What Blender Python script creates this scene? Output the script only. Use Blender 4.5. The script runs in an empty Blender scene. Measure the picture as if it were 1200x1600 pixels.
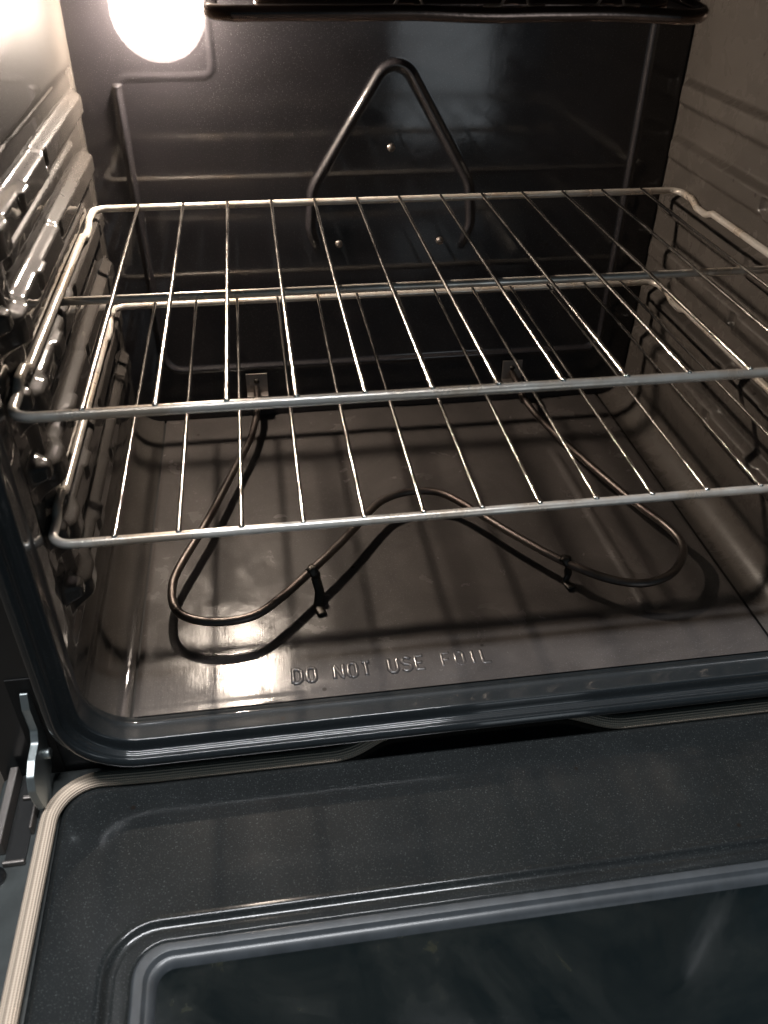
import bpy, math, random
from mathutils import Vector, noise
random.seed(7)
S = bpy.context.scene
C = S.collection
R = math.radians
PI = math.pi

# ---------------------------------------------------------------- camera
cam = bpy.data.cameras.new('camera'); camo = bpy.data.objects.new('camera', cam); C.objects.link(camo)
camo.location = (-0.14502, -0.86099, 0.52765)
camo.rotation_euler = (0.9255, -0.012104, -0.1461)
cam.sensor_fit = 'HORIZONTAL'; cam.sensor_width = 36; cam.lens = 39.444
cam.clip_start = 0.02; cam.clip_end = 50
cam.dof.use_dof = True; cam.dof.focus_distance = 0.80; cam.dof.aperture_fstop = 11
S.camera = camo

# ---------------------------------------------------------------- world: a dim kitchen
W = bpy.data.worlds.new('World'); S.world = W; W.use_nodes = True
wn, wl = W.node_tree.nodes, W.node_tree.links
bg = wn['Background']; bg.inputs[0].default_value = (0.42, 0.76, 1.0, 1); bg.inputs[1].default_value = 0.045

def area(name, loc, target, size, power, col):
    l = bpy.data.lights.new(name, 'AREA'); l.shape = 'RECTANGLE'; l.size, l.size_y = size
    l.energy = power; l.color = col
    o = bpy.data.objects.new(name, l); C.objects.link(o); o.location = loc
    o.rotation_euler = (math.atan2(target[1] - loc[1], loc[2] - target[2]), 0, 0)
    return o
area('front_fill_light', (0.50, -2.05, 0.20), (0.1, 0.0, 0.15), (0.30, 0.75), 1.1, (0.86, 0.94, 1.0))  # added frontal fill, lights the gasket and rack rails
area('kitchen_ceiling_light', (-0.30, -0.705, 2.2), (-0.1, -0.5, 0), (1.3, 0.16), 60.0, (0.95, 0.97, 1.0))

S.view_settings.view_transform = 'Standard'; S.view_settings.look = 'None'
S.view_settings.exposure = 0.0; S.view_settings.gamma = 1.0
S.render.engine = 'CYCLES'
cy = S.cycles
cy.use_denoising = True
cy.max_bounces = 10; cy.diffuse_bounces = 4; cy.glossy_bounces = 6; cy.transparent_max_bounces = 12
cy.caustics_reflective = False; cy.caustics_refractive = False
cy.sample_clamp_indirect = 6.0; cy.blur_glossy = 0.3

# ---------------------------------------------------------------- materials
def new_mat(name):
    m = bpy.data.materials.new(name); m.use_nodes = True
    return m, m.node_tree.nodes, m.node_tree.links, m.node_tree.nodes['Principled BSDF']

def tex(n, l, kind, scale, coord, **kw):
    t = n.new(kind); t.inputs['Scale'].default_value = scale
    for k, v in kw.items(): t.inputs[k].default_value = v
    l.new(coord, t.inputs['Vector']); return t

def ramp(n, l, src, stops):
    r = n.new('ShaderNodeValToRGB'); e = r.color_ramp.elements
    e[0].position, e[0].color = stops[0][0], (*stops[0][1], 1)
    e[1].position, e[1].color = stops[-1][0], (*stops[-1][1], 1)
    for p, c in stops[1:-1]:
        x = e.new(p); x.color = (*c, 1)
    l.new(src, r.inputs[0]); return r

def rng(n, l, src, a, b, c, d):
    m = n.new('ShaderNodeMapRange'); m.inputs[1].default_value = a; m.inputs[2].default_value = b
    m.inputs[3].default_value = c; m.inputs[4].default_value = d; l.new(src, m.inputs[0]); return m

def mul(n, l, a, b, op='MULTIPLY'):
    m = n.new('ShaderNodeMath'); m.operation = op
    for i, v in enumerate((a, b)):
        if isinstance(v, (int, float)): m.inputs[i].default_value = v
        else: l.new(v, m.inputs[i])
    return m

def enamel(name, base, speck=(0.5, 0.5, 0.52), rough=(0.08, 0.22), base_rough=0.55, smear=(1, 1, 1), bump=0.12,
           speck_amt=0.35, coat=1.0, grime=0.5, scratch=0.0, spec=0.25):
    """porcelain enamel: dark body full of fine pale specks under a glassy coat, with greasy smears"""
    m, n, l, b = new_mat(name)
    tc = n.new('ShaderNodeTexCoord').outputs['Object']
    mp = n.new('ShaderNodeMapping'); mp.inputs['Scale'].default_value = smear; l.new(tc, mp.inputs[0])
    big = tex(n, l, 'ShaderNodeTexNoise', 9, mp.outputs[0], Detail=6, Roughness=0.62, Distortion=1.2)
    mid = tex(n, l, 'ShaderNodeTexNoise', 38, mp.outputs[0], Detail=5, Roughness=0.6, Distortion=0.6)
    fine = tex(n, l, 'ShaderNodeTexNoise', 900, tc, Detail=2, Roughness=0.6)
    vor = tex(n, l, 'ShaderNodeTexVoronoi', 420, tc)
    # colour: cloudy grime + specks
    cloud = ramp(n, l, big.outputs[0], [(0.3, tuple(c * (1 - 0.4 * grime) for c in base)), (0.52, base),
                                        (0.75, tuple(min(1, c * (1 + 0.45 * grime)) for c in base))])
    sp = rng(n, l, fine.outputs[0], 0.60, 0.72, 0, speck_amt)
    mix = n.new('ShaderNodeMix'); mix.data_type = 'RGBA'
    l.new(sp.outputs[0], mix.inputs[0]); l.new(cloud.outputs[0], mix.inputs[6]); mix.inputs[7].default_value = (*speck, 1)
    # burnt-on dark spots, few and small
    spot = tex(n, l, 'ShaderNodeTexVoronoi', 26, tc)
    sr = rng(n, l, spot.outputs['Distance'], 0.035, 0.06, 1, 0)
    rnd = n.new('ShaderNodeSeparateColor'); l.new(spot.outputs['Color'], rnd.inputs[0])
    gate = rng(n, l, rnd.outputs[0], 0.35, 0.4, 0, 0.9)
    sg = mul(n, l, sr.outputs[0], gate.outputs[0])
    mix2 = n.new('ShaderNodeMix'); mix2.data_type = 'RGBA'
    l.new(sg.outputs[0], mix2.inputs[0]); l.new(mix.outputs[2], mix2.inputs[6]); mix2.inputs[7].default_value = (0.012, 0.008, 0.006, 1)
    l.new(mix2.outputs[2], b.inputs['Base Color'])
    b.inputs['Roughness'].default_value = base_rough
    b.inputs['Specular IOR Level'].default_value = spec
    b.inputs['Coat Weight'].default_value = coat
    rr = mul(n, l, big.outputs[0], mid.outputs[0])
    cr = rng(n, l, rr.outputs[0], 0.12, 0.42, rough[0], rough[1])
    l.new(cr.outputs[0], b.inputs['Coat Roughness'])
    bm = n.new('ShaderNodeBump'); bm.inputs['Strength'].default_value = bump; bm.inputs['Distance'].default_value = 0.0006
    hs = mul(n, l, mid.outputs[0], 1.0)
    f2 = mul(n, l, fine.outputs[0], 0.10)
    hh = mul(n, l, hs.outputs[0], f2.outputs[0], 'ADD')
    src = hh
    if scratch:
        ms = n.new('ShaderNodeMapping'); ms.inputs['Scale'].default_value = (1, 0.06, 1); ms.inputs['Rotation'].default_value = (0, 0, 0.25)
        l.new(tc, ms.inputs[0])
        st = tex(n, l, 'ShaderNodeTexNoise', 520, ms.outputs[0], Detail=3, Roughness=0.7, Distortion=0.4)
        s2 = mul(n, l, st.outputs[0], scratch)
        src = mul(n, l, hh.outputs[0], s2.outputs[0], 'ADD')
    l.new(src.outputs[0], bm.inputs['Height'])
    l.new(bm.outputs[0], b.inputs['Coat Normal']); l.new(bm.outputs[0], b.inputs['Normal'])
    return m

def metal(name, col, r0, r1, bump=0.3, scale=(1, 1, 1), stain=None, ns=260, met=1.0):
    m, n, l, b = new_mat(name)
    tc = n.new('ShaderNodeTexCoord').outputs['Object']
    mp = n.new('ShaderNodeMapping'); mp.inputs['Scale'].default_value = scale; l.new(tc, mp.inputs[0])
    a = tex(n, l, 'ShaderNodeTexNoise', ns, mp.outputs[0], Detail=4, Roughness=0.6)
    c = tex(n, l, 'ShaderNodeTexNoise', 14, tc, Detail=5, Roughness=0.65)
    b.inputs['Metallic'].default_value = met
    r = rng(n, l, c.outputs[0], 0.3, 0.7, r0, r1); l.new(r.outputs[0], b.inputs['Roughness'])
    if stain:
        cr = ramp(n, l, c.outputs[0], [(0.42, col), (0.62, stain)]); l.new(cr.outputs[0], b.inputs['Base Color'])
    else: b.inputs['Base Color'].default_value = (*col, 1)
    bm = n.new('ShaderNodeBump'); bm.inputs['Strength'].default_value = bump; bm.inputs['Distance'].default_value = 0.0006
    l.new(a.outputs[0], bm.inputs['Height']); l.new(bm.outputs[0], b.inputs['Normal'])
    return m

def plain(name, col, rough=0.5, metallic=0.0, coat=0.0, coat_rough=0.1):
    m, n, l, b = new_mat(name)
    tc = n.new('ShaderNodeTexCoord').outputs['Object']
    t = tex(n, l, 'ShaderNodeTexNoise', 60, tc, Detail=4, Roughness=0.6)
    cr = ramp(n, l, t.outputs[0], [(0.35, tuple(c * 0.8 for c in col)), (0.65, tuple(min(1, c * 1.15) for c in col))])
    l.new(cr.outputs[0], b.inputs['Base Color'])
    b.inputs['Roughness'].default_value = rough; b.inputs['Metallic'].default_value = metallic
    b.inputs['Coat Weight'].default_value = coat; b.inputs['Coat Roughness'].default_value = coat_rough
    return m

M = {}
M['wall_right'] = enamel('greasy_side_enamel', (0.068, 0.059, 0.052), rough=(0.22, 0.34), bump=0.03, speck_amt=0.10, grime=0.5, coat=0.6)
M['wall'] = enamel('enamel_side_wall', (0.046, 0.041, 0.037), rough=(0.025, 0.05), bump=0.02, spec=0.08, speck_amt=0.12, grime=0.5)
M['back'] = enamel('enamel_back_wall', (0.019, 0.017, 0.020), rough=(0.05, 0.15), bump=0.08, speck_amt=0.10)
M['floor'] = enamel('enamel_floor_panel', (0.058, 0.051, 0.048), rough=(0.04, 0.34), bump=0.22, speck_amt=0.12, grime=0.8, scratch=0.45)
M['lip'] = enamel('enamel_front_lip', (0.009, 0.012, 0.014), rough=(0.05, 0.10), bump=0.04, speck_amt=0.05, grime=0.3)
M['door'] = enamel('enamel_door_panel', (0.0125, 0.0145, 0.0150), speck=(0.30, 0.33, 0.33), rough=(0.09, 0.16), spec=0.1, bump=0.10, speck_amt=0.20, grime=0.5)
M['black'] = plain('black_enamel', (0.010, 0.011, 0.012), 0.35, coat=0.5)
M['chrome'] = metal('rack_chrome', (0.90, 0.86, 0.80), 0.18, 0.32, bump=0.3, stain=(0.62, 0.52, 0.42), met=0.5)
M['chrome_wire'] = metal('rack_wire_chrome', (0.96, 0.91, 0.84), 0.11, 0.26, bump=0.45, scale=(1, 0.5, 1), ns=420)
M['sheath'] = metal('element_sheath', (0.16, 0.14, 0.128), 0.34, 0.5, bump=0.5, stain=(0.10, 0.08, 0.072))
M['black_sheath'] = metal('broiler_sheath', (0.20, 0.15, 0.13), 0.10, 0.22, bump=0.2)
M['steel'] = metal('hinge_steel', (0.46, 0.50, 0.50), 0.35, 0.55, bump=0.3)
M['dark_steel'] = metal('dark_clip_steel', (0.06, 0.055, 0.05), 0.4, 0.6)
M['plate'] = metal('bracket_steel', (0.30, 0.27, 0.25), 0.4, 0.6)
M['dark'] = plain('slot_black', (0.004, 0.004, 0.004), 0.7)
M['pane_frame'] = plain('window_trim', (0.040, 0.046, 0.052), 0.5, coat=0.4, coat_rough=0.2)
M['door_edge'] = plain('door_edge_paint', (0.055, 0.061, 0.060), 0.45, coat=0.2, coat_rough=0.2)

def glass():
    m, n, l, b = new_mat('smoked_door_glass')
    tc = n.new('ShaderNodeTexCoord').outputs['Object']
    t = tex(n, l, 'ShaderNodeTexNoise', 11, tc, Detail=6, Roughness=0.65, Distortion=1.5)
    cr = ramp(n, l, t.outputs[0], [(0.35, (0.006, 0.009, 0.010)), (0.62, (0.012, 0.015, 0.015)), (0.8, (0.040, 0.040, 0.020))])  # amber-green stop paints coloured reflections into the pane
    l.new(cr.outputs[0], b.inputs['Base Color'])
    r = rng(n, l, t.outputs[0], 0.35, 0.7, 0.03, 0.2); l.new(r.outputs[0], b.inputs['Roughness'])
    b.inputs['IOR'].default_value = 1.55
    return m
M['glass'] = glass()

def rope():
    m, n, l, b = new_mat('braided_fibreglass')
    uv = n.new('ShaderNodeTexCoord').outputs['UV']
    mp = n.new('ShaderNodeMapping'); l.new(uv, mp.inputs[0]); mp.inputs['Scale'].default_value = (1, 1, 1)
    w1 = n.new('ShaderNodeTexWave'); w1.bands_direction = 'X'; w1.inputs['Scale'].default_value = 190; w1.inputs['Distortion'].default_value = 0.6
    w2 = n.new('ShaderNodeTexWave'); w2.bands_direction = 'Y'; w2.inputs['Scale'].default_value = 5.5; w2.inputs['Distortion'].default_value = 0.5
    l.new(mp.outputs[0], w1.inputs[0]); l.new(mp.outputs[0], w2.inputs[0])
    h = mul(n, l, mul(n, l, w1.outputs['Fac'], 0.5).outputs[0], w2.outputs['Fac'], 'ADD')
    cr = ramp(n, l, h.outputs[0], [(0.2, (0.56, 0.42, 0.32)), (1.0, (0.90, 0.74, 0.58))])
    l.new(cr.outputs[0], b.inputs['Base Color']); b.inputs['Roughness'].default_value = 0.75
    bm = n.new('ShaderNodeBump'); bm.inputs['Strength'].default_value = 0.7; bm.inputs['Distance'].default_value = 0.0008
    l.new(h.outputs[0], bm.inputs['Height']); l.new(bm.outputs[0], b.inputs['Normal'])
    return m
M['rope'] = rope()

def emit(name, col, s):
    m = bpy.data.materials.new(name); m.use_nodes = True; n = m.node_tree.nodes; l = m.node_tree.links; n.clear()
    o = n.new('ShaderNodeOutputMaterial'); e = n.new('ShaderNodeEmission')
    e.inputs[0].default_value = (*col, 1); e.inputs[1].default_value = s; l.new(e.outputs[0], o.inputs[0]); return m
M['bulb'] = emit('hot_bulb', (1.0, 0.86, 0.72), 7900)

def cover_glow():
    m = bpy.data.materials.new('lamp_bloom_glass'); m.use_nodes = True; n = m.node_tree.nodes; l = m.node_tree.links; n.clear()
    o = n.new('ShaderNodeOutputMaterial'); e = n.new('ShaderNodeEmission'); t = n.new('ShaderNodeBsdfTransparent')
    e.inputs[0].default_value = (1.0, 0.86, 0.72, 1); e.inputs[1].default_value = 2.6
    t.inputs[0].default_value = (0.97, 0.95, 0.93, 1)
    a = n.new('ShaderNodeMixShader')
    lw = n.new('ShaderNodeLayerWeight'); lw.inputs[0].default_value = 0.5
    f = rng(n, l, lw.outputs['Facing'], 0.0, 0.85, 1.0, 0.0); f2 = mul(n, l, f.outputs[0], 2.2, 'POWER'); f3 = mul(n, l, f2.outputs[0], 0.8)  # cover's own emission fades towards the rim to imitate the lamp's soft bloom
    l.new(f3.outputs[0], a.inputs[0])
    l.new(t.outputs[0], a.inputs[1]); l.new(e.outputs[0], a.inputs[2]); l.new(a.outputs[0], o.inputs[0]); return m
M['cover'] = cover_glow()

# ---------------------------------------------------------------- helpers
def mesh_obj(name, verts, faces, mat, parent=None, smooth=True, uvs=None):
    me = bpy.data.meshes.new(name); me.from_pydata([tuple(v) for v in verts], [], faces); me.update()
    if uvs:
        lay = me.uv_layers.new(name='UVMap')
        for poly in me.polygons:
            for li, vi in zip(poly.loop_indices, poly.vertices): lay.data[li].uv = uvs[vi]
    me.materials.append(mat)
    for p in me.polygons: p.use_smooth = smooth
    o = bpy.data.objects.new(name, me); C.objects.link(o)
    if parent: o.parent = parent
    return o

def empty(name, label, cat, loc=(0, 0, 0), group=None):
    o = bpy.data.objects.new(name, None); C.objects.link(o); o.location = loc; o.empty_display_size = .05
    o['label'] = label; o['category'] = cat
    if group: o['group'] = group
    return o

class MB:
    def __init__(s): s.v = []; s.f = []
    def add(s, v, f):
        k = len(s.v); s.v += [tuple(x) for x in v]; s.f += [tuple(i + k for i in q) for q in f]; return s
    def box(s, a, b):
        x0, y0, z0 = a; x1, y1, z1 = b
        return s.add([(x0,y0,z0),(x1,y0,z0),(x1,y1,z0),(x0,y1,z0),(x0,y0,z1),(x1,y0,z1),(x1,y1,z1),(x0,y1,z1)],
                     [(0,3,2,1),(4,5,6,7),(0,1,5,4),(1,2,6,5),(2,3,7,6),(3,0,4,7)])
    def build(s, name, mat, parent=None, smooth=False, bevel=0):
        o = mesh_obj(name, s.v, s.f, mat, parent, smooth)
        if bevel:
            m = o.modifiers.new('b', 'BEVEL'); m.width = bevel; m.segments = 3
            m.limit_method = 'ANGLE'; m.harden_normals = False
            for p in o.data.polygons: p.use_smooth = True
            w = o.modifiers.new('w', 'WEIGHTED_NORMAL'); w.keep_sharp = True
        return o

def fillet(pts, rad, seg=8, closed=False):
    """round the corners of a polyline; rad is one radius or one per point"""
    pts = [Vector(p) for p in pts]; n = len(pts); out = []
    for i, p in enumerate(pts):
        r = rad if isinstance(rad, (int, float)) else rad[i]
        nb = (p - pts[i - 1]).angle(pts[(i + 1) % n] - p, 0) if (closed or 0 < i < n - 1) else 0
        if (not closed and i in (0, n - 1)) or r <= 0 or nb < 1e-3: out.append(p.copy()); continue
        a = pts[i - 1] - p; b = pts[(i + 1) % n] - p
        la, lb = a.length, b.length; a.normalize(); b.normalize()
        ang = a.angle(b); t = min(r / math.tan(ang / 2), la * .49, lb * .49)
        p0 = p + a * t; p2 = p + b * t
        rr = t * math.tan(ang / 2)
        c = p + (a + b).normalized() * (rr / math.sin(ang / 2))
        v0 = p0 - c; v2 = p2 - c; th = v0.angle(v2)
        for k in range(seg + 1):
            s = k / seg
            if th < 1e-4: out.append(p0.lerp(p2, s)); continue
            out.append(c + (v0 * math.sin((1 - s) * th) + v2 * math.sin(s * th)) / math.sin(th))
    return out

def resample(pts, step, closed=False):
    pts = [Vector(p) for p in pts]
    if closed: pts = pts + [pts[0]]
    out = [pts[0].copy()]; acc = 0
    for a, b in zip(pts, pts[1:]):
        L = (b - a).length
        k = max(1, int(math.ceil(L / step)))
        for i in range(1, k + 1): out.append(a.lerp(b, i / k))
    if closed: out.pop()
    return out

def tube(pts, r, seg=10, closed=False, ry=None, up=None, wob=0.0, cap=True, rfun=None):
    """swept tube -> verts, faces, uvs.  ry: radius along `up`"""
    pts = [Vector(p) for p in pts]; n = len(pts); V = []; F = []; U = []
    tang = []
    for i in range(n):
        a = pts[i - 1] if (i > 0 or closed) else pts[i]; b = pts[(i + 1) % n] if (i < n - 1 or closed) else pts[i]
        tang.append((b - a).normalized())
    nrm = Vector(up) if up else (Vector((0, 0, 1)) if abs(tang[0].z) < .9 else Vector((1, 0, 0)))
    s = 0
    for i in range(n):
        t = tang[i]
        if up: nn = (Vector(up) - t * t.dot(Vector(up))).normalized()
        else:
            nrm = (nrm - t * t.dot(nrm)).normalized(); nn = nrm
        bb = t.cross(nn)
        if i: s += (pts[i] - pts[i - 1]).length
        rr = r * (1 + wob * (noise.noise(pts[i] * 180)))
        if rfun: rr *= rfun(i / (n - 1))
        for k in range(seg):
            a = 2 * PI * k / seg
            V.append(pts[i] + nn * math.cos(a) * (ry * rr / r if ry else rr) + bb * math.sin(a) * rr); U.append((s, k / seg))
    m = n if closed else n - 1
    for i in range(m):
        j = (i + 1) % n
        for k in range(seg):
            q = (k + 1) % seg; F.append((i * seg + k, i * seg + q, j * seg + q, j * seg + k))
    if not closed and cap:
        F.append(tuple(range(seg - 1, -1, -1))); F.append(tuple((n - 1) * seg + k for k in range(seg)))
    return V, F, U

def rod(name, pts, r, mat, parent, **kw):
    V, F, U = tube(pts, r, **kw); return mesh_obj(name, V, F, mat, parent, True, U)

def grid(name, nu, nv, fn, mat, parent=None, flip=False):
    V = []; F = []
    for i in range(nu + 1):
        for j in range(nv + 1): V.append(fn(i / nu, j / nv))
    for i in range(nu):
        for j in range(nv):
            a = i * (nv + 1) + j; q = (a, a + 1, a + nv + 2, a + nv + 1)
            F.append(q[::-1] if flip else q)
    return mesh_obj(name, V, F, mat, parent)

def sst(a, b, x):
    t = max(0., min(1., (x - a) / (b - a))); return t * t * (3 - 2 * t)

def segdist(px, pz, pts):
    best = 9
    for (ax, az), (bx, bz) in zip(pts, pts[1:]):
        dx, dz = bx - ax, bz - az; L = dx * dx + dz * dz
        t = 0 if L == 0 else max(0, min(1, ((px - ax) * dx + (pz - az) * dz) / L))
        d = math.hypot(px - ax - t * dx, pz - az - t * dz)
        if d < best: best = d
    return best

# ---------------------------------------------------------------- dimensions (metres): x right, y into the oven, z up, cavity floor at z = 0
XW = 0.303; YB = 0.047; YF = -0.410; ZT = 0.489; RC = 0.030
DOOR_Z = -0.047

# ---------------------------------------------------------------- room floor far below
fm, n, l, b = new_mat('kitchen_floor_vinyl')
tc = n.new('ShaderNodeTexCoord').outputs['Object']
br = n.new('ShaderNodeTexBrick'); br.inputs['Scale'].default_value = 2.2; l.new(tc, br.inputs[0])
br.inputs['Color1'].default_value = (0.10, 0.085, 0.07, 1); br.inputs['Color2'].default_value = (0.13, 0.11, 0.09, 1)
br.inputs['Mortar'].default_value = (0.05, 0.045, 0.04, 1); br.inputs['Mortar Size'].default_value = 0.008
l.new(br.outputs[0], b.inputs[0]); b.inputs['Roughness'].default_value = 0.5
fl = mesh_obj('floor', [(-4, -5, -.36), (4, -5, -.36), (4, 2, -.36), (-4, 2, -.36)], [(0, 1, 2, 3)], fm, None, False)
fl['kind'] = 'structure'

# ---------------------------------------------------------------- OVEN
oven = empty('oven', 'open electric oven with dark speckled enamel cavity, lit lamp and lowered door', 'oven')

# outer casing
cs = MB()
cs.box((-.380, YF + .012, -.34), (-.372, .16, .66)); cs.box((.372, YF + .012, -.34), (.380, .16, .66))
cs.box((-.372, .152, -.34), (.372, .16, .66)); cs.box((-.372, YF + .012, .652), (.372, .152, .66))
cs.box((-.372, YF + .012, -.34), (.372, .152, -.332))
cs.build('casing', M['black'], oven, bevel=.001)

# rib field on the side walls
RIBS = [.356, .303, .250, .197, .144, .091]
def plateau(t, w, e):      # 1 inside |t|<w, falling to 0 at w+e, with crisp shoulders
    t = abs(t)
    return 1 - sst(w, w + e, t)
def wall_off(y, z, side=-1):
    h = 0.0; k = 1.0 if side < 0 else 1.25
    for z0 in RIBS:
        if abs(z - z0) > .026: continue
        # rear run with a tapering back end; front run a little lower with a stop step between them
        rear = sst(.040, .028, y) * sst(-.186, -.176, y)
        front = sst(-.164, -.174, y) * sst(-.372, -.350, y)
        h = max(h, .0085 * plateau(z - z0, .0066, .0066 * k) * rear,
                   .0095 * plateau(z - (z0 - .002), .0074, .0060 * k) * front)
        # short stamped dimples where the two runs meet
        h -= .0042 * plateau(z - z0, .0035, .004) * plateau(y + .170, .004, .004)
        h += .0026 * plateau(z - z0, .0050, .0025) * plateau(y + .262, .010, .0025)
        # rack stop bump near the mouth
        h = max(h, .012 * plateau(z - (z0 + .012), .004, .006) * plateau(y + .366, .004, .010))
    for z0 in (RIBS[:-1] if side < 0 else ()):
        h = max(h, .0034 * plateau(z - (z0 - .0262), .0036, .0040) * sst(-.015, -.03, y) * sst(-.312, -.300, y))
    # upright swage just inside the mouth
    h += .0046 * plateau(y + .338, .006, .016) * sst(.066, .085, z) * sst(.392, .375, z)
    h += (.00022 * noise.noise(Vector((y * 38, z * 60, 11))) + .00007 * noise.noise(Vector((y * 110, z * 150, 4)))) * sst(.06, .09, z) * sst(.39, .37, z)
    # shallow recessed field behind the ribs
    fld = sst(.064, .074, z) * sst(.392, .380, z) * sst(-.395, -.383, y) * sst(.040, .030, y)
    h -= (.0024 if side < 0 else .0) * fld
    h += .0005 * noise.noise(Vector((y * 9, z * 9, 3)))
    return h
def wall_fn(side):
    arc = RC * PI / 2; Ls = [arc, ZT - 2 * RC, arc]; T = sum(Ls)
    def f(u, v):
        y = YB + (YF - YB) * v
        s = u * T
        if s < arc:
            a = s / RC; x = XW - RC + RC * math.sin(a); z = RC - RC * math.cos(a); nx, nz = -math.sin(a), math.cos(a)
        elif s < arc + Ls[1]: x = XW; z = RC + s - arc; nx, nz = -1, 0
        else:
            a = (s - arc - Ls[1]) / RC; x = XW - RC + RC * math.cos(a); z = ZT - RC + RC * math.sin(a); nx, nz = -math.cos(a), -math.sin(a)
        h = wall_off(y, z, side) if nz == 0 else 0
        return (side * (x + nx * h), y, z + nz * h)
    return f
for side in (-1, 1):
    grid('side_wall', 440, 200, wall_fn(side), M['wall' if side < 0 else 'wall_right'], oven, flip=(side < 0))

# back wall with pressed beads
bead_rect = [(p.x, p.z) for p in fillet([(-.175, 0, .50), (-.175, 0, .3745), (-.2665, 0, .3745), (-.2625, 0, .066), (.2625, 0, .066), (.2625, 0, .50)], [0, .010, .012, .02, .02, 0], 6)]
bead_tri = [(p.x, p.z) for p in fillet([(-.076, 0, .190), (-.088, 0, .225), (-.084, 0, .268), (.002, 0, .400), (.084, 0, .268), (.088, 0, .225), (.076, 0, .190)], [0, .03, .04, .020, .04, .03, 0], 8)]
def back_fn(u, v):
    x = -XW + 2 * XW * u; z = ZT * v
    h = .0036 * (1 - sst(.0008, .0046, segdist(x, z, bead_rect)))
    if z > .368 and x < 0: h *= .12
    if abs(x) < .10 and .17 < z < .42: h = max(h, .0042 * (1 - sst(.0008, .0050, segdist(x, z, bead_tri))) * sst(.196, .225, z))
    h += .0008 * noise.noise(Vector((x * 5, z * 5, 1)))
    return (x, YB - h, z)
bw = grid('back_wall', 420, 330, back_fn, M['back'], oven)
for x, z in ((-.0016, .3067), (-.0576, .2088), (.0545, .2079)):
    V, F, _ = tube([(x, YB - .0005, z), (x, YB - .0025, z), (x, YB - .0035, z)], .0042, 12)
    mesh_obj('screw_head', V, F, M['plate'], bw)

# ceiling of the cavity
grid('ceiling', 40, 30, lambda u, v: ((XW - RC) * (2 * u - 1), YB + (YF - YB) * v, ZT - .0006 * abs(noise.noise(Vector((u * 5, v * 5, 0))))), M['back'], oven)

# liner edge under the floor panel, visible as the dark slit at each side
for s_ in (-1, 1):
    a, c = sorted((s_ * .2690, s_ * .2765)); MB().box((a, YF, -.012), (c, YB, -.003)).build('liner_gap', M['dark'], oven)

# removable floor panel
XP = .2708
def floor_fn(u, v):
    x = -XP + 2 * XP * u; y = YB + (YF + .002 - YB) * v
    h = .0
    h += .0026 * (1 - sst(.0005, .0075, abs(x - .177 + (y + .2) * .02))) * sst(-.06, -.11, y) * sst(-.352, -.335, y)
    h += .0010 * (1 - sst(0, .05, abs(x + .02)))
    h += .0012 * noise.noise(Vector((x * 4.0, y * 4.0, 7.7))) + .00022 * noise.noise(Vector((x * 26, y * 26, 2)))
    e = min(XP - abs(x), .004) / .004
    h -= .0007 * (1 - e) ** 2
    # pressed frame line near the mouth
    h -= .0008 * (1 - sst(.001, .004, abs(y + .4035)))
    return (x, y, .0004 + h * sst(YF + .002, YF + .02, y))
fp = grid('floor_panel', 260, 220, floor_fn, M['floor'], oven, flip=True)

# pressed lettering: rounded strokes standing proud of the panel
G = {
 'D': [[(0,0),(0,2),(.6,2),(1,1.6),(1,.4),(.6,0),(0,0)]],
 'O': [[(.3,0),(0,.35),(0,1.65),(.3,2),(.7,2),(1,1.65),(1,.35),(.7,0),(.3,0)]],
 'N': [[(0,0),(0,2),(1,0),(1,2)]],
 'T': [[(0,2),(1,2)],[(.5,2),(.5,0)]],
 'U': [[(0,2),(0,.35),(.3,0),(.7,0),(1,.35),(1,2)]],
 'S': [[(1,1.7),(.7,2),(.3,2),(0,1.7),(0,1.3),(.3,1.03),(.7,.97),(1,.7),(1,.3),(.7,0),(.3,0),(0,.3)]],
 'E': [[(1,2),(0,2),(0,0),(1,0)],[(0,1),(.8,1)]],
 'F': [[(1,2),(0,2),(0,0)],[(0,1),(.8,1)]],
 'I': [[(.5,2),(.5,0)]],
 'L': [[(0,2),(0,0),(1,0)]]}
lt = MB()
for i, ch in enumerate('DO NOT USE FOIL'):
    if ch == ' ': continue
    for st in G[ch]:
        pts = [(-.1440 + .01145 * i + .0070 * x, -.3905 + .00018 * i + .0074 * y, .0002 - max(0, i - 8) * .00022) for x, y in st]
        pts = resample(pts, .002)
        V, F, _ = tube(pts, .0021, 8, up=(0, 0, 1), ry=.0018); lt.add(V, F)
lt.build('pressed_lettering', M['floor'], fp, smooth=True)

# front lip: profile (y, outward offset) swept round the rounded mouth
def rr_path(hx, z0, z1, r, seg=14):
    out = []
    for cx, cz, a0 in ((hx - r, z0 + r, -90), (hx - r, z1 - r, 0), (-hx + r, z1 - r, 90), (-hx + r, z0 + r, 180)):
        for k in range(seg + 1):
            a = R(a0 + 90 * k / seg); out.append(((cx, cz), (math.cos(a), math.sin(a)), r))
    return out
prof = [(YF + .0015, .0006), (-.4120, -.0002), (-.4140, -.0014), (-.4160, -.0014), (-.4180, 0), (-.4285, .0000), (-.4303, .0002), (-.4313, .0014),
        (-.4322, .0050), (-.4330, .0085), (-.4342, .0094), (-.4358, .0094), (-.4368, .0104), (-.4385, .0106), (-.4396, .0098), (-.4408, .0100), (-.4420, .0116),
        (-.4430, .0138), (-.4428, .0165), (-.4414, .0190), (-.4390, .0205), (-.4340, .0215), (-.4260, .0222), (YF - .002, .0225)]
path = rr_path(XW, 0.0, ZT, RC + .012)
V = []; F = []; m = len(prof)
for (cx, cz), (nx, nz), r in path:
    for y, o in prof: V.append((cx + nx * (r + o), y, cz + nz * (r + o)))
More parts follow.
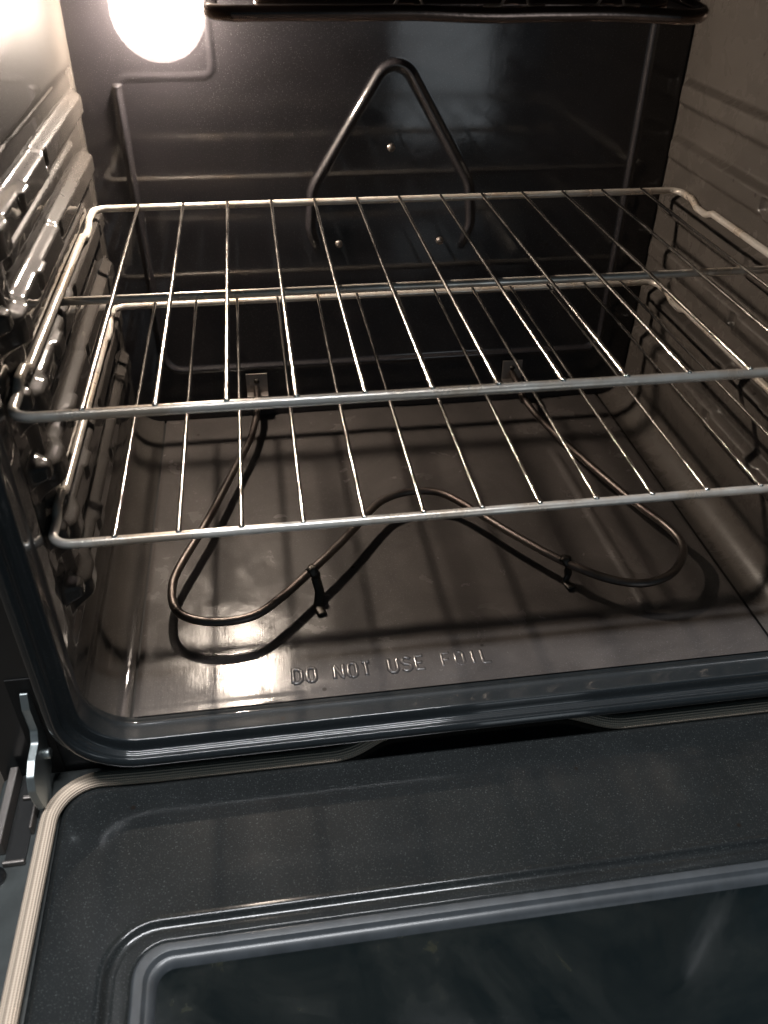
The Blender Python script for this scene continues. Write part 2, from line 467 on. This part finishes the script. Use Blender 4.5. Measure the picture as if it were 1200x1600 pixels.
for i in range(len(path)):
    j = (i + 1) % len(path)
    for k in range(m - 1): F.append((i * m + k, i * m + k + 1, j * m + k + 1, j * m + k))
lip = mesh_obj('front_lip', V, F, M['lip'], oven)
lip.data.flip_normals()
sub = lip.modifiers.new('s', 'SUBSURF'); sub.levels = 1; sub.render_levels = 2

# front face of the body, a plate with the rounded hole
V = []; F = []
X0, X1, Z0, Z1 = -.380, .380, -.34, .66
yf = YF - .002; N = len(path)
inner = [(cx + nx * (r + .0220), cz + nz * (r + .0220)) for (cx, cz), (nx, nz), r in path]
outer = []
czc = .24
for x, z in inner:
    dx, dz = x, z - czc
    t = min([v for v in ((X1 / dx if dx > 0 else X0 / dx) if abs(dx) > 1e-6 else 99, ((Z1 - czc) / dz if dz > 0 else (Z0 - czc) / dz) if abs(dz) > 1e-6 else 99)])
    outer.append([dx * t, czc + dz * t])
for cxx, czz in ((X0, Z0), (X1, Z0), (X0, Z1), (X1, Z1)):
    k = min(range(N), key=lambda i: (outer[i][0] - cxx) ** 2 + (outer[i][1] - czz) ** 2); outer[k] = [cxx, czz]
for (x, z) in inner: V.append((x, yf, z))
for (x, z) in outer: V.append((x, yf, z))
for (x, z) in inner: V.append((x, yf + .014, z))
for (x, z) in outer: V.append((x, yf + .014, z))
for i in range(N):
    j = (i + 1) % N
    F += [(i, j, N + j, N + i), (2 * N + i, 3 * N + i, 3 * N + j, 2 * N + j), (N + i, N + j, 3 * N + j, 3 * N + i), (i, 2 * N + i, 2 * N + j, j)]
mesh_obj('front_frame', V, F, M['black'], oven, False)
# slots the hinge arms come out of
for s_ in (-1, 1):
    a, c = sorted((s_ * .331, s_ * .352)); MB().box((a, yf - .0012, -.055), (c, yf + .001, .060)).build('hinge_slot', M['dark'], oven, bevel=.0005)

# ---------------------------------------------------------------- lamp
LX, LY, LZ = -.2215, .0350, .4365
def dome(c, r, depth, seg=40, rings=14):
    V = []; F = []
    for i in range(rings + 1):
        a = PI / 2 * i / rings
        for k in range(seg):
            b = 2 * PI * k / seg
            V.append((c[0] + r * math.sin(a) * math.cos(b), c[1] - depth * math.cos(a), c[2] + r * math.sin(a) * math.sin(b)))
    for i in range(rings):
        for k in range(seg):
            q = (k + 1) % seg; F.append((i * seg + k, i * seg + q, (i + 1) * seg + q, (i + 1) * seg + k))
    return V, F
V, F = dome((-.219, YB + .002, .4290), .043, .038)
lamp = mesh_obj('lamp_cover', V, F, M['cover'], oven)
V, F, _ = tube([(LX, LY, LZ - .009), (LX, LY, LZ - .0085), (LX, LY, LZ - .005), (LX, LY, LZ), (LX, LY, LZ + .005), (LX, LY, LZ + .0085), (LX, LY, LZ + .009)], .009, 16)
Vs = []
for i in range(9):
    a = PI * i / 8
    for k in range(16):
        bb = 2 * PI * k / 16
        Vs.append((LX + .0088 * math.sin(a) * math.cos(bb), LY + .0088 * math.sin(a) * math.sin(bb), LZ + .0088 * math.cos(a)))
Fs = []
for i in range(8):
    for k in range(16):
        q = (k + 1) % 16; Fs.append((i * 16 + k, (i + 1) * 16 + k, (i + 1) * 16 + q, i * 16 + q))
mesh_obj('bulb', Vs, Fs, M['bulb'], lamp)
# ---------------------------------------------------------------- lower heating element
EZ = .0245
el = [(-.160,.046,.040),(-.160,.020,.038),(-.1615,.000,.030),(-.170,-.045,EZ),(-.186,-.098,EZ),(-.214,-.190,EZ),(-.2395,-.262,EZ),(-.2435,-.292,EZ),
      (-.2385,-.316,EZ),(-.222,-.330,EZ),(-.198,-.3355,EZ),(-.172,-.331,EZ),(-.150,-.313,EZ),(-.128,-.289,EZ),(-.0885,-.242,EZ),(-.052,-.193,EZ),
      (-.035,-.178,EZ),(-.012,-.170,EZ),(.014,-.173,EZ),(.034,-.190,EZ),(.072,-.246,EZ),(.108,-.293,EZ),(.140,-.323,EZ),(.172,-.336,EZ),
      (.203,-.328,EZ),(.225,-.305,EZ),(.233,-.283,EZ),(.229,-.258,EZ),(.212,-.214,EZ),(.184,-.120,EZ),(.166,-.045,EZ),(.157,.000,.030),(.155,.020,.038),(.154,.046,.040)]
def catmull(P, k=6):
    P = [Vector(p) for p in P]; Q = [P[0] * 2 - P[1]] + P + [P[-1] * 2 - P[-2]]; out = []
    for i in range(1, len(Q) - 2):
        a, b, c, d = Q[i - 1], Q[i], Q[i + 1], Q[i + 2]
        for s in range(k):
            t = s / k
            out.append(.5 * ((2 * b) + (-a + c) * t + (2 * a - 5 * b + 4 * c - d) * t * t + (-a + 3 * b - 3 * c + d) * t ** 3))
    out.append(P[-1]); return out
EL_PATH = catmull(el, 6)
bake = rod('heating_element', EL_PATH, .0039, M['sheath'], oven, seg=14, wob=.03)
# support legs: bent strips hooked over the rod, foot on the floor
def leg(px, py, fx, fy):
    m = MB()
    w = .0045
    pts = [(px + .002, py + .002, EZ + .0052), (px - .001, py - .003, EZ + .0050), (px + .003, py - .0048, EZ), (px + .003, py - .003, EZ - .006),
           ((px + fx) / 2 + .004, (py + fy) / 2, .010), (fx, fy, .0025), (fx + .003, fy - .010, .0022)]
    V, F, _ = tube(resample(pts, .002), .0014, 6, ry=.0045, up=(1, .35, 0)); m.add(V, F)
    V, F, _ = tube([(px - .005, py, EZ + .002), (px, py - .0005, EZ + .0056), (px + .005, py - .003, EZ + .002)], .0016, 6); m.add(V, F)
    return m.build('support_leg', M['dark_steel'], bake, smooth=True)
leg(-.1195, -.281, -.1165, -.305)
leg(.1130, -.298, .116, -.301)
for s, x, z in ((-1, -.1590, .046), (1, .1540, .044)):
    m = MB(); m.box((x - .0125, YB - .0042, z - .012), (x + .0125, YB - .0030, z + .0125))
    m.box((x - .0125, YB - .014, z - .0135), (x + .0125, YB - .0030, z - .0120))
    bk = m.build('mounting_bracket', M['plate'], bake, bevel=.0004)
    V, F, _ = tube([(x, YB - .0043, z + .003), (x, YB - .0060, z + .003)], .0032, 12)
    mesh_obj('bolt', V, F, M['dark_steel'], bk)

# ---------------------------------------------------------------- broil element under the ceiling
BZ = .4560
bp = fillet([(.02, .045, BZ + .006), (.02, -.02, BZ), (-.165, -.045, BZ), (-.165, -.205, BZ - .001), (.19, -.215, BZ - .003), (.19, -.03, BZ), (.06, -.02, BZ), (.06, .045, BZ + .006)], [0, .02, .02, .022, .03, .02, .02, 0], 8)
broil = rod('broil_element', [p + Vector((0, 0, .0022 * noise.noise(p * 14))) for p in resample(bp, .01)], .0050, M['black_sheath'], oven, seg=12)
bp2 = fillet([(-.13, -.07, BZ), (-.13, -.178, BZ + .001), (.165, -.190, BZ), (.165, -.06, BZ)], [0, .02, .02, 0], 8)
rod('inner_loop', resample(bp2, .01), .0048, M['black_sheath'], broil, seg=12)
for x in (-.030, .045, .115):
    hp = fillet([(x - .022, -.200, BZ + .002), (x - .010, -.201, BZ + .002), (x - .005, -.203, BZ + .012), (x + .005, -.203, BZ + .012), (x + .010, -.201, BZ + .002), (x + .022, -.200, BZ + .002)], .003, 4)
    rod('hanger_clip', hp, .0009, M['plate'], broil, seg=6)


# ---------------------------------------------------------------- DOOR, lowered flat
DX = .379; DY0 = -.4130; DY1 = -.965
def pathxy(x0, x1, y0, y1, r, seg=8):
    P = fillet([(x0, y0, 0), (x1, y0, 0), (x1, y1, 0), (x0, y1, 0)], r, seg, True)
    return [(p.x, p.y) for p in P]
# concentric loops: (half width, top y, bottom y, radius, z)
GZ = DOOR_Z
loops = [  # outer skin to window opening
 (DX, DY0, DY1, .006, GZ - .050), (DX, DY0, DY1, .006, GZ - .004), (DX - .002, DY0 - .002, DY1 + .002, .006, GZ - .001), (DX - .004, DY0 - .004, DY1 + .004, .008, GZ)]
gl2 = [
 (.3275, -.4180, -.905, .044, GZ), (.3255, -.4200, -.903, .043, GZ + .0022), (.3225, -.4230, -.900, .041, GZ + .0028), (.3215, -.4240, -.899, .0405, GZ + .0028), (.3200, -.4260, -.8975, .040, GZ + .0028),
 (.2864, -.5464, -.8505, .037, GZ + .0028),  (.2850, -.5478, -.850, .036, GZ + .0028), (.2838, -.5492, -.849, .035, GZ + .0033), (.2822, -.5508, -.848, .034, GZ + .0032), (.2806, -.5522, -.8465, .033, GZ + .0018),
 (.2790, -.5540, -.845, .032, GZ + .0002), (.2765, -.5566, -.843, .030, GZ - .0002), (.2745, -.5580, -.841, .029, GZ + .0002), (.2738, -.5584, -.8405, .0286, GZ + .0002), (.2662, -.5628, -.8365, .0243, GZ + .0002), (.2655, -.5632, -.836, .024, GZ + .0001),
 (.2640, -.5650, -.834, .022, GZ - .0010)]
def loopmesh(name, L, mat, parent, cap=False, flip=False):
    V = []; F = []; n0 = None
    for hx, y0, y1, r, z in L:
        P = pathxy(-hx, hx, y1, y0, r); n0 = len(P)
        V += [(x, y, z) for x, y in P]
    for i in range(len(L) - 1):
        for k in range(n0):
            q = (k + 1) % n0; F.append((i * n0 + k, i * n0 + q, (i + 1) * n0 + q, (i + 1) * n0 + k))
    if cap: F.append(tuple((len(L) - 1) * n0 + k for k in range(n0)))
    o = mesh_obj(name, V, F, mat, parent)
    if flip: o.data.flip_normals()
    return o
door = loopmesh('door', [loops[0]] + loops + [(.3280, -.4175, -.906, .044, GZ)], M['door_edge'], oven)
V = [(x, y, GZ - .050) for x, y in ((-DX, DY1), (DX, DY1), (DX, DY0), (-DX, DY0))]
mesh_obj('outer_skin', V, [(3, 2, 1, 0)], M['black'], door, False)
inner_p = loopmesh('inner_panel', gl2, M['door'], door)
tr = loopmesh('window_trim', [(.2640, -.5650, -.834, .022, GZ - .0010), (.2625, -.5662, -.833, .021, GZ + .0012), (.2617, -.5668, -.8325, .0207, GZ + .0012), (.2567, -.5710, -.8295, .0183, GZ + .0012), (.2560, -.5715, -.829, .018, GZ + .0010), (.2545, -.5728, -.828, .017, GZ - .0020),
                              (.2535, -.5742, -.826, .016, GZ - .0022), (.2500, -.5772, -.824, .014, GZ - .0030), (.2480, -.5800, -.822, .012, GZ - .0075)], M['pane_frame'], door)
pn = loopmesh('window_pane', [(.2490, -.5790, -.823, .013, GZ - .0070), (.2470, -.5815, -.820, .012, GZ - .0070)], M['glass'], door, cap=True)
# gasket
gp = [(-.3355, -.90, 0), (-.3360, -.60, 0), (-.3340, -.4300, 0), (-.2600, -.4325, 0), (-.105, -.4335, 0), (-.070, -.4150, 0), (.085, -.4150, 0), (.120, -.4330, 0), (.260, -.4330, 0), (.3375, -.4330, 0), (.3375, -.90, 0)]
gpf = resample(fillet([(x, y, GZ + .0062) for x, y, _ in gp], [0, .1, .040, .1, .06, .05, .05, .05, .1, .040, 0], 10), .004)
V, F, U = tube(gpf, .0064, 20, ry=.0055, up=(0, 0, 1))
mesh_obj('gasket', V, F, M['rope'], door, True, U)

# hinge arms and their channels
def hinge(s):
    x = s * .3395
    out = [(-.4150,.0530),(-.4180,.0560),(-.4235,.0430),(-.4225,.0200),(-.4290,.0120),(-.4440,.0110),(-.4550,.0060),(-.4600,-.0040),(-.4590,-.0160),(-.4560,-.0300),(-.4520,-.0400),
           (-.4420,-.0405),(-.4360,-.0360),(-.4300,-.0280),(-.4210,-.0260),(-.4160,-.0170),(-.4135,.0000),(-.4140,.0200)]
    P = fillet([(0, y, z - .005) for y, z in out], .004, 3, True); k = len(P)
    V = [(x - .0028, p.y, p.z) for p in P] + [(x + .0028, p.y, p.z) for p in P]
    F = [tuple(range(k)), tuple(range(2 * k - 1, k - 1, -1))] + [(i, (i + 1) % k + 0, k + (i + 1) % k, k + i) for i in range(k)]
    m = MB(); m.add(V, F); arm = m.build('hinge_arm', M['steel'], door, bevel=.0007)
    V, F, _ = tube([(x - .0060 * 1, -.4240, -.0120), (x + .0050, -.4240, -.0120), (x + .0066, -.4240, -.0120)], .0042, 14)
    mesh_obj('rivet', V, F, M['steel'], arm)
    x = s * .3545
    c = MB(); c.box((x - .0075, -.492, GZ + .0003), (x + .0072, -.416, GZ + .0012)); c.build('hinge_channel', M['dark'], door)
    c = MB()
    c.box((x - .0145, -.484, GZ + .0002), (x - .0080, -.417, GZ + .0150)); c.box((x + .0074, -.470, GZ + .0002), (x + .0096, -.417, GZ + .0100))
    c.box((x - .0080, -.4945, GZ + .0002), (x + .0078, -.4915, GZ + .0050)); c.box((x - .0040, -.4400, GZ + .0013), (x + .0060, -.4360, GZ + .0040))
    c.build('hinge_bracket', M['plate'], door, bevel=.0012)
    V, F, _ = tube([(x - .0115, -.5020, GZ + .0002), (x - .0115, -.5020, GZ + .0020), (x - .0115, -.5020, GZ + .0030)], .0075, 20)
    mesh_obj('screw_cap', V, F, M['black'], door)
hinge(-1); hinge(1)

# ---------------------------------------------------------------- RACKS
RW = .300; SP = .6 / 14
def make_rack(label, z, dy):
    root = empty('oven_rack', label, 'oven rack', (0, dy, z), 'chromed wire racks in the oven')
    zf = -.0018; d = .400
    side = lambda s: [(s * RW, -d, zf), (s * RW, -.372, zf), (s * RW, -.362, zf + .006), (s * RW, -.346, zf + .006), (s * RW, -.334, zf), (s * RW, -.080, zf), (s * RW, -.068, zf - .0045), (s * RW, -.048, zf - .0045), (s * RW, -.034, zf + .0005), (s * RW, 0, zf)]
    L = side(-1); Rr = side(1)[::-1]
    pts = [(-RW, -d, zf)] + L[1:-1] + [(-RW, 0, zf), (RW, 0, zf)] + Rr[1:-1] + [(RW, -d, zf)]
    rad = [.014] + [.012] * (len(L) - 2) + [.012, .012] + [.012] * (len(L) - 2) + [.014]
    loop = resample(fillet(pts, rad, 6, True), .02, closed=True)
    # radius is thicker at the front rail
    rod('outer_frame', loop, .0034, M['chrome'], root, seg=14, closed=True, wob=.02)
    rod('cross_rail', resample([(-RW + .001, -.2137, -.0066), (RW - .001, -.2137, -.0066)], .02), .0033, M['chrome'], root, seg=12, wob=.02)
    for i in range(13):
        x = -RW + SP * (i + 1)
        bow = random.uniform(-.0006, .0006)
        ks = [0, .06, .12, .2, .3, .45, .7] + list(range(1, 50)) + [49.3, 49.6, 49.8, 49.9, 50]
        pts = [(x + bow * math.sin(PI * k / 50) + .00012 * noise.noise(Vector((k * .9, i, z * 50))), -d - .0012 + (d - .0003) * k / 50, .0008 + .0001 * noise.noise(Vector((k * .8, i * 3, z)))) for k in ks]
        wl_ = random.uniform(.35, .65)
        rod('wire', pts, .00160, M['chrome_wire'], root, seg=10, wob=.06, rfun=lambda t, w=wl_: 1 + w * math.exp(-((t * len(ks) - 3.5) / 2.6) ** 2) - .5 * math.exp(-(t * len(ks) / .8) ** 2))
    return root
make_rack('upper chromed wire rack, nearer the lamp and the top of the cavity', .2697, 0)
make_rack('lower chromed wire rack, just above the curved heating element', .1660, .0077)
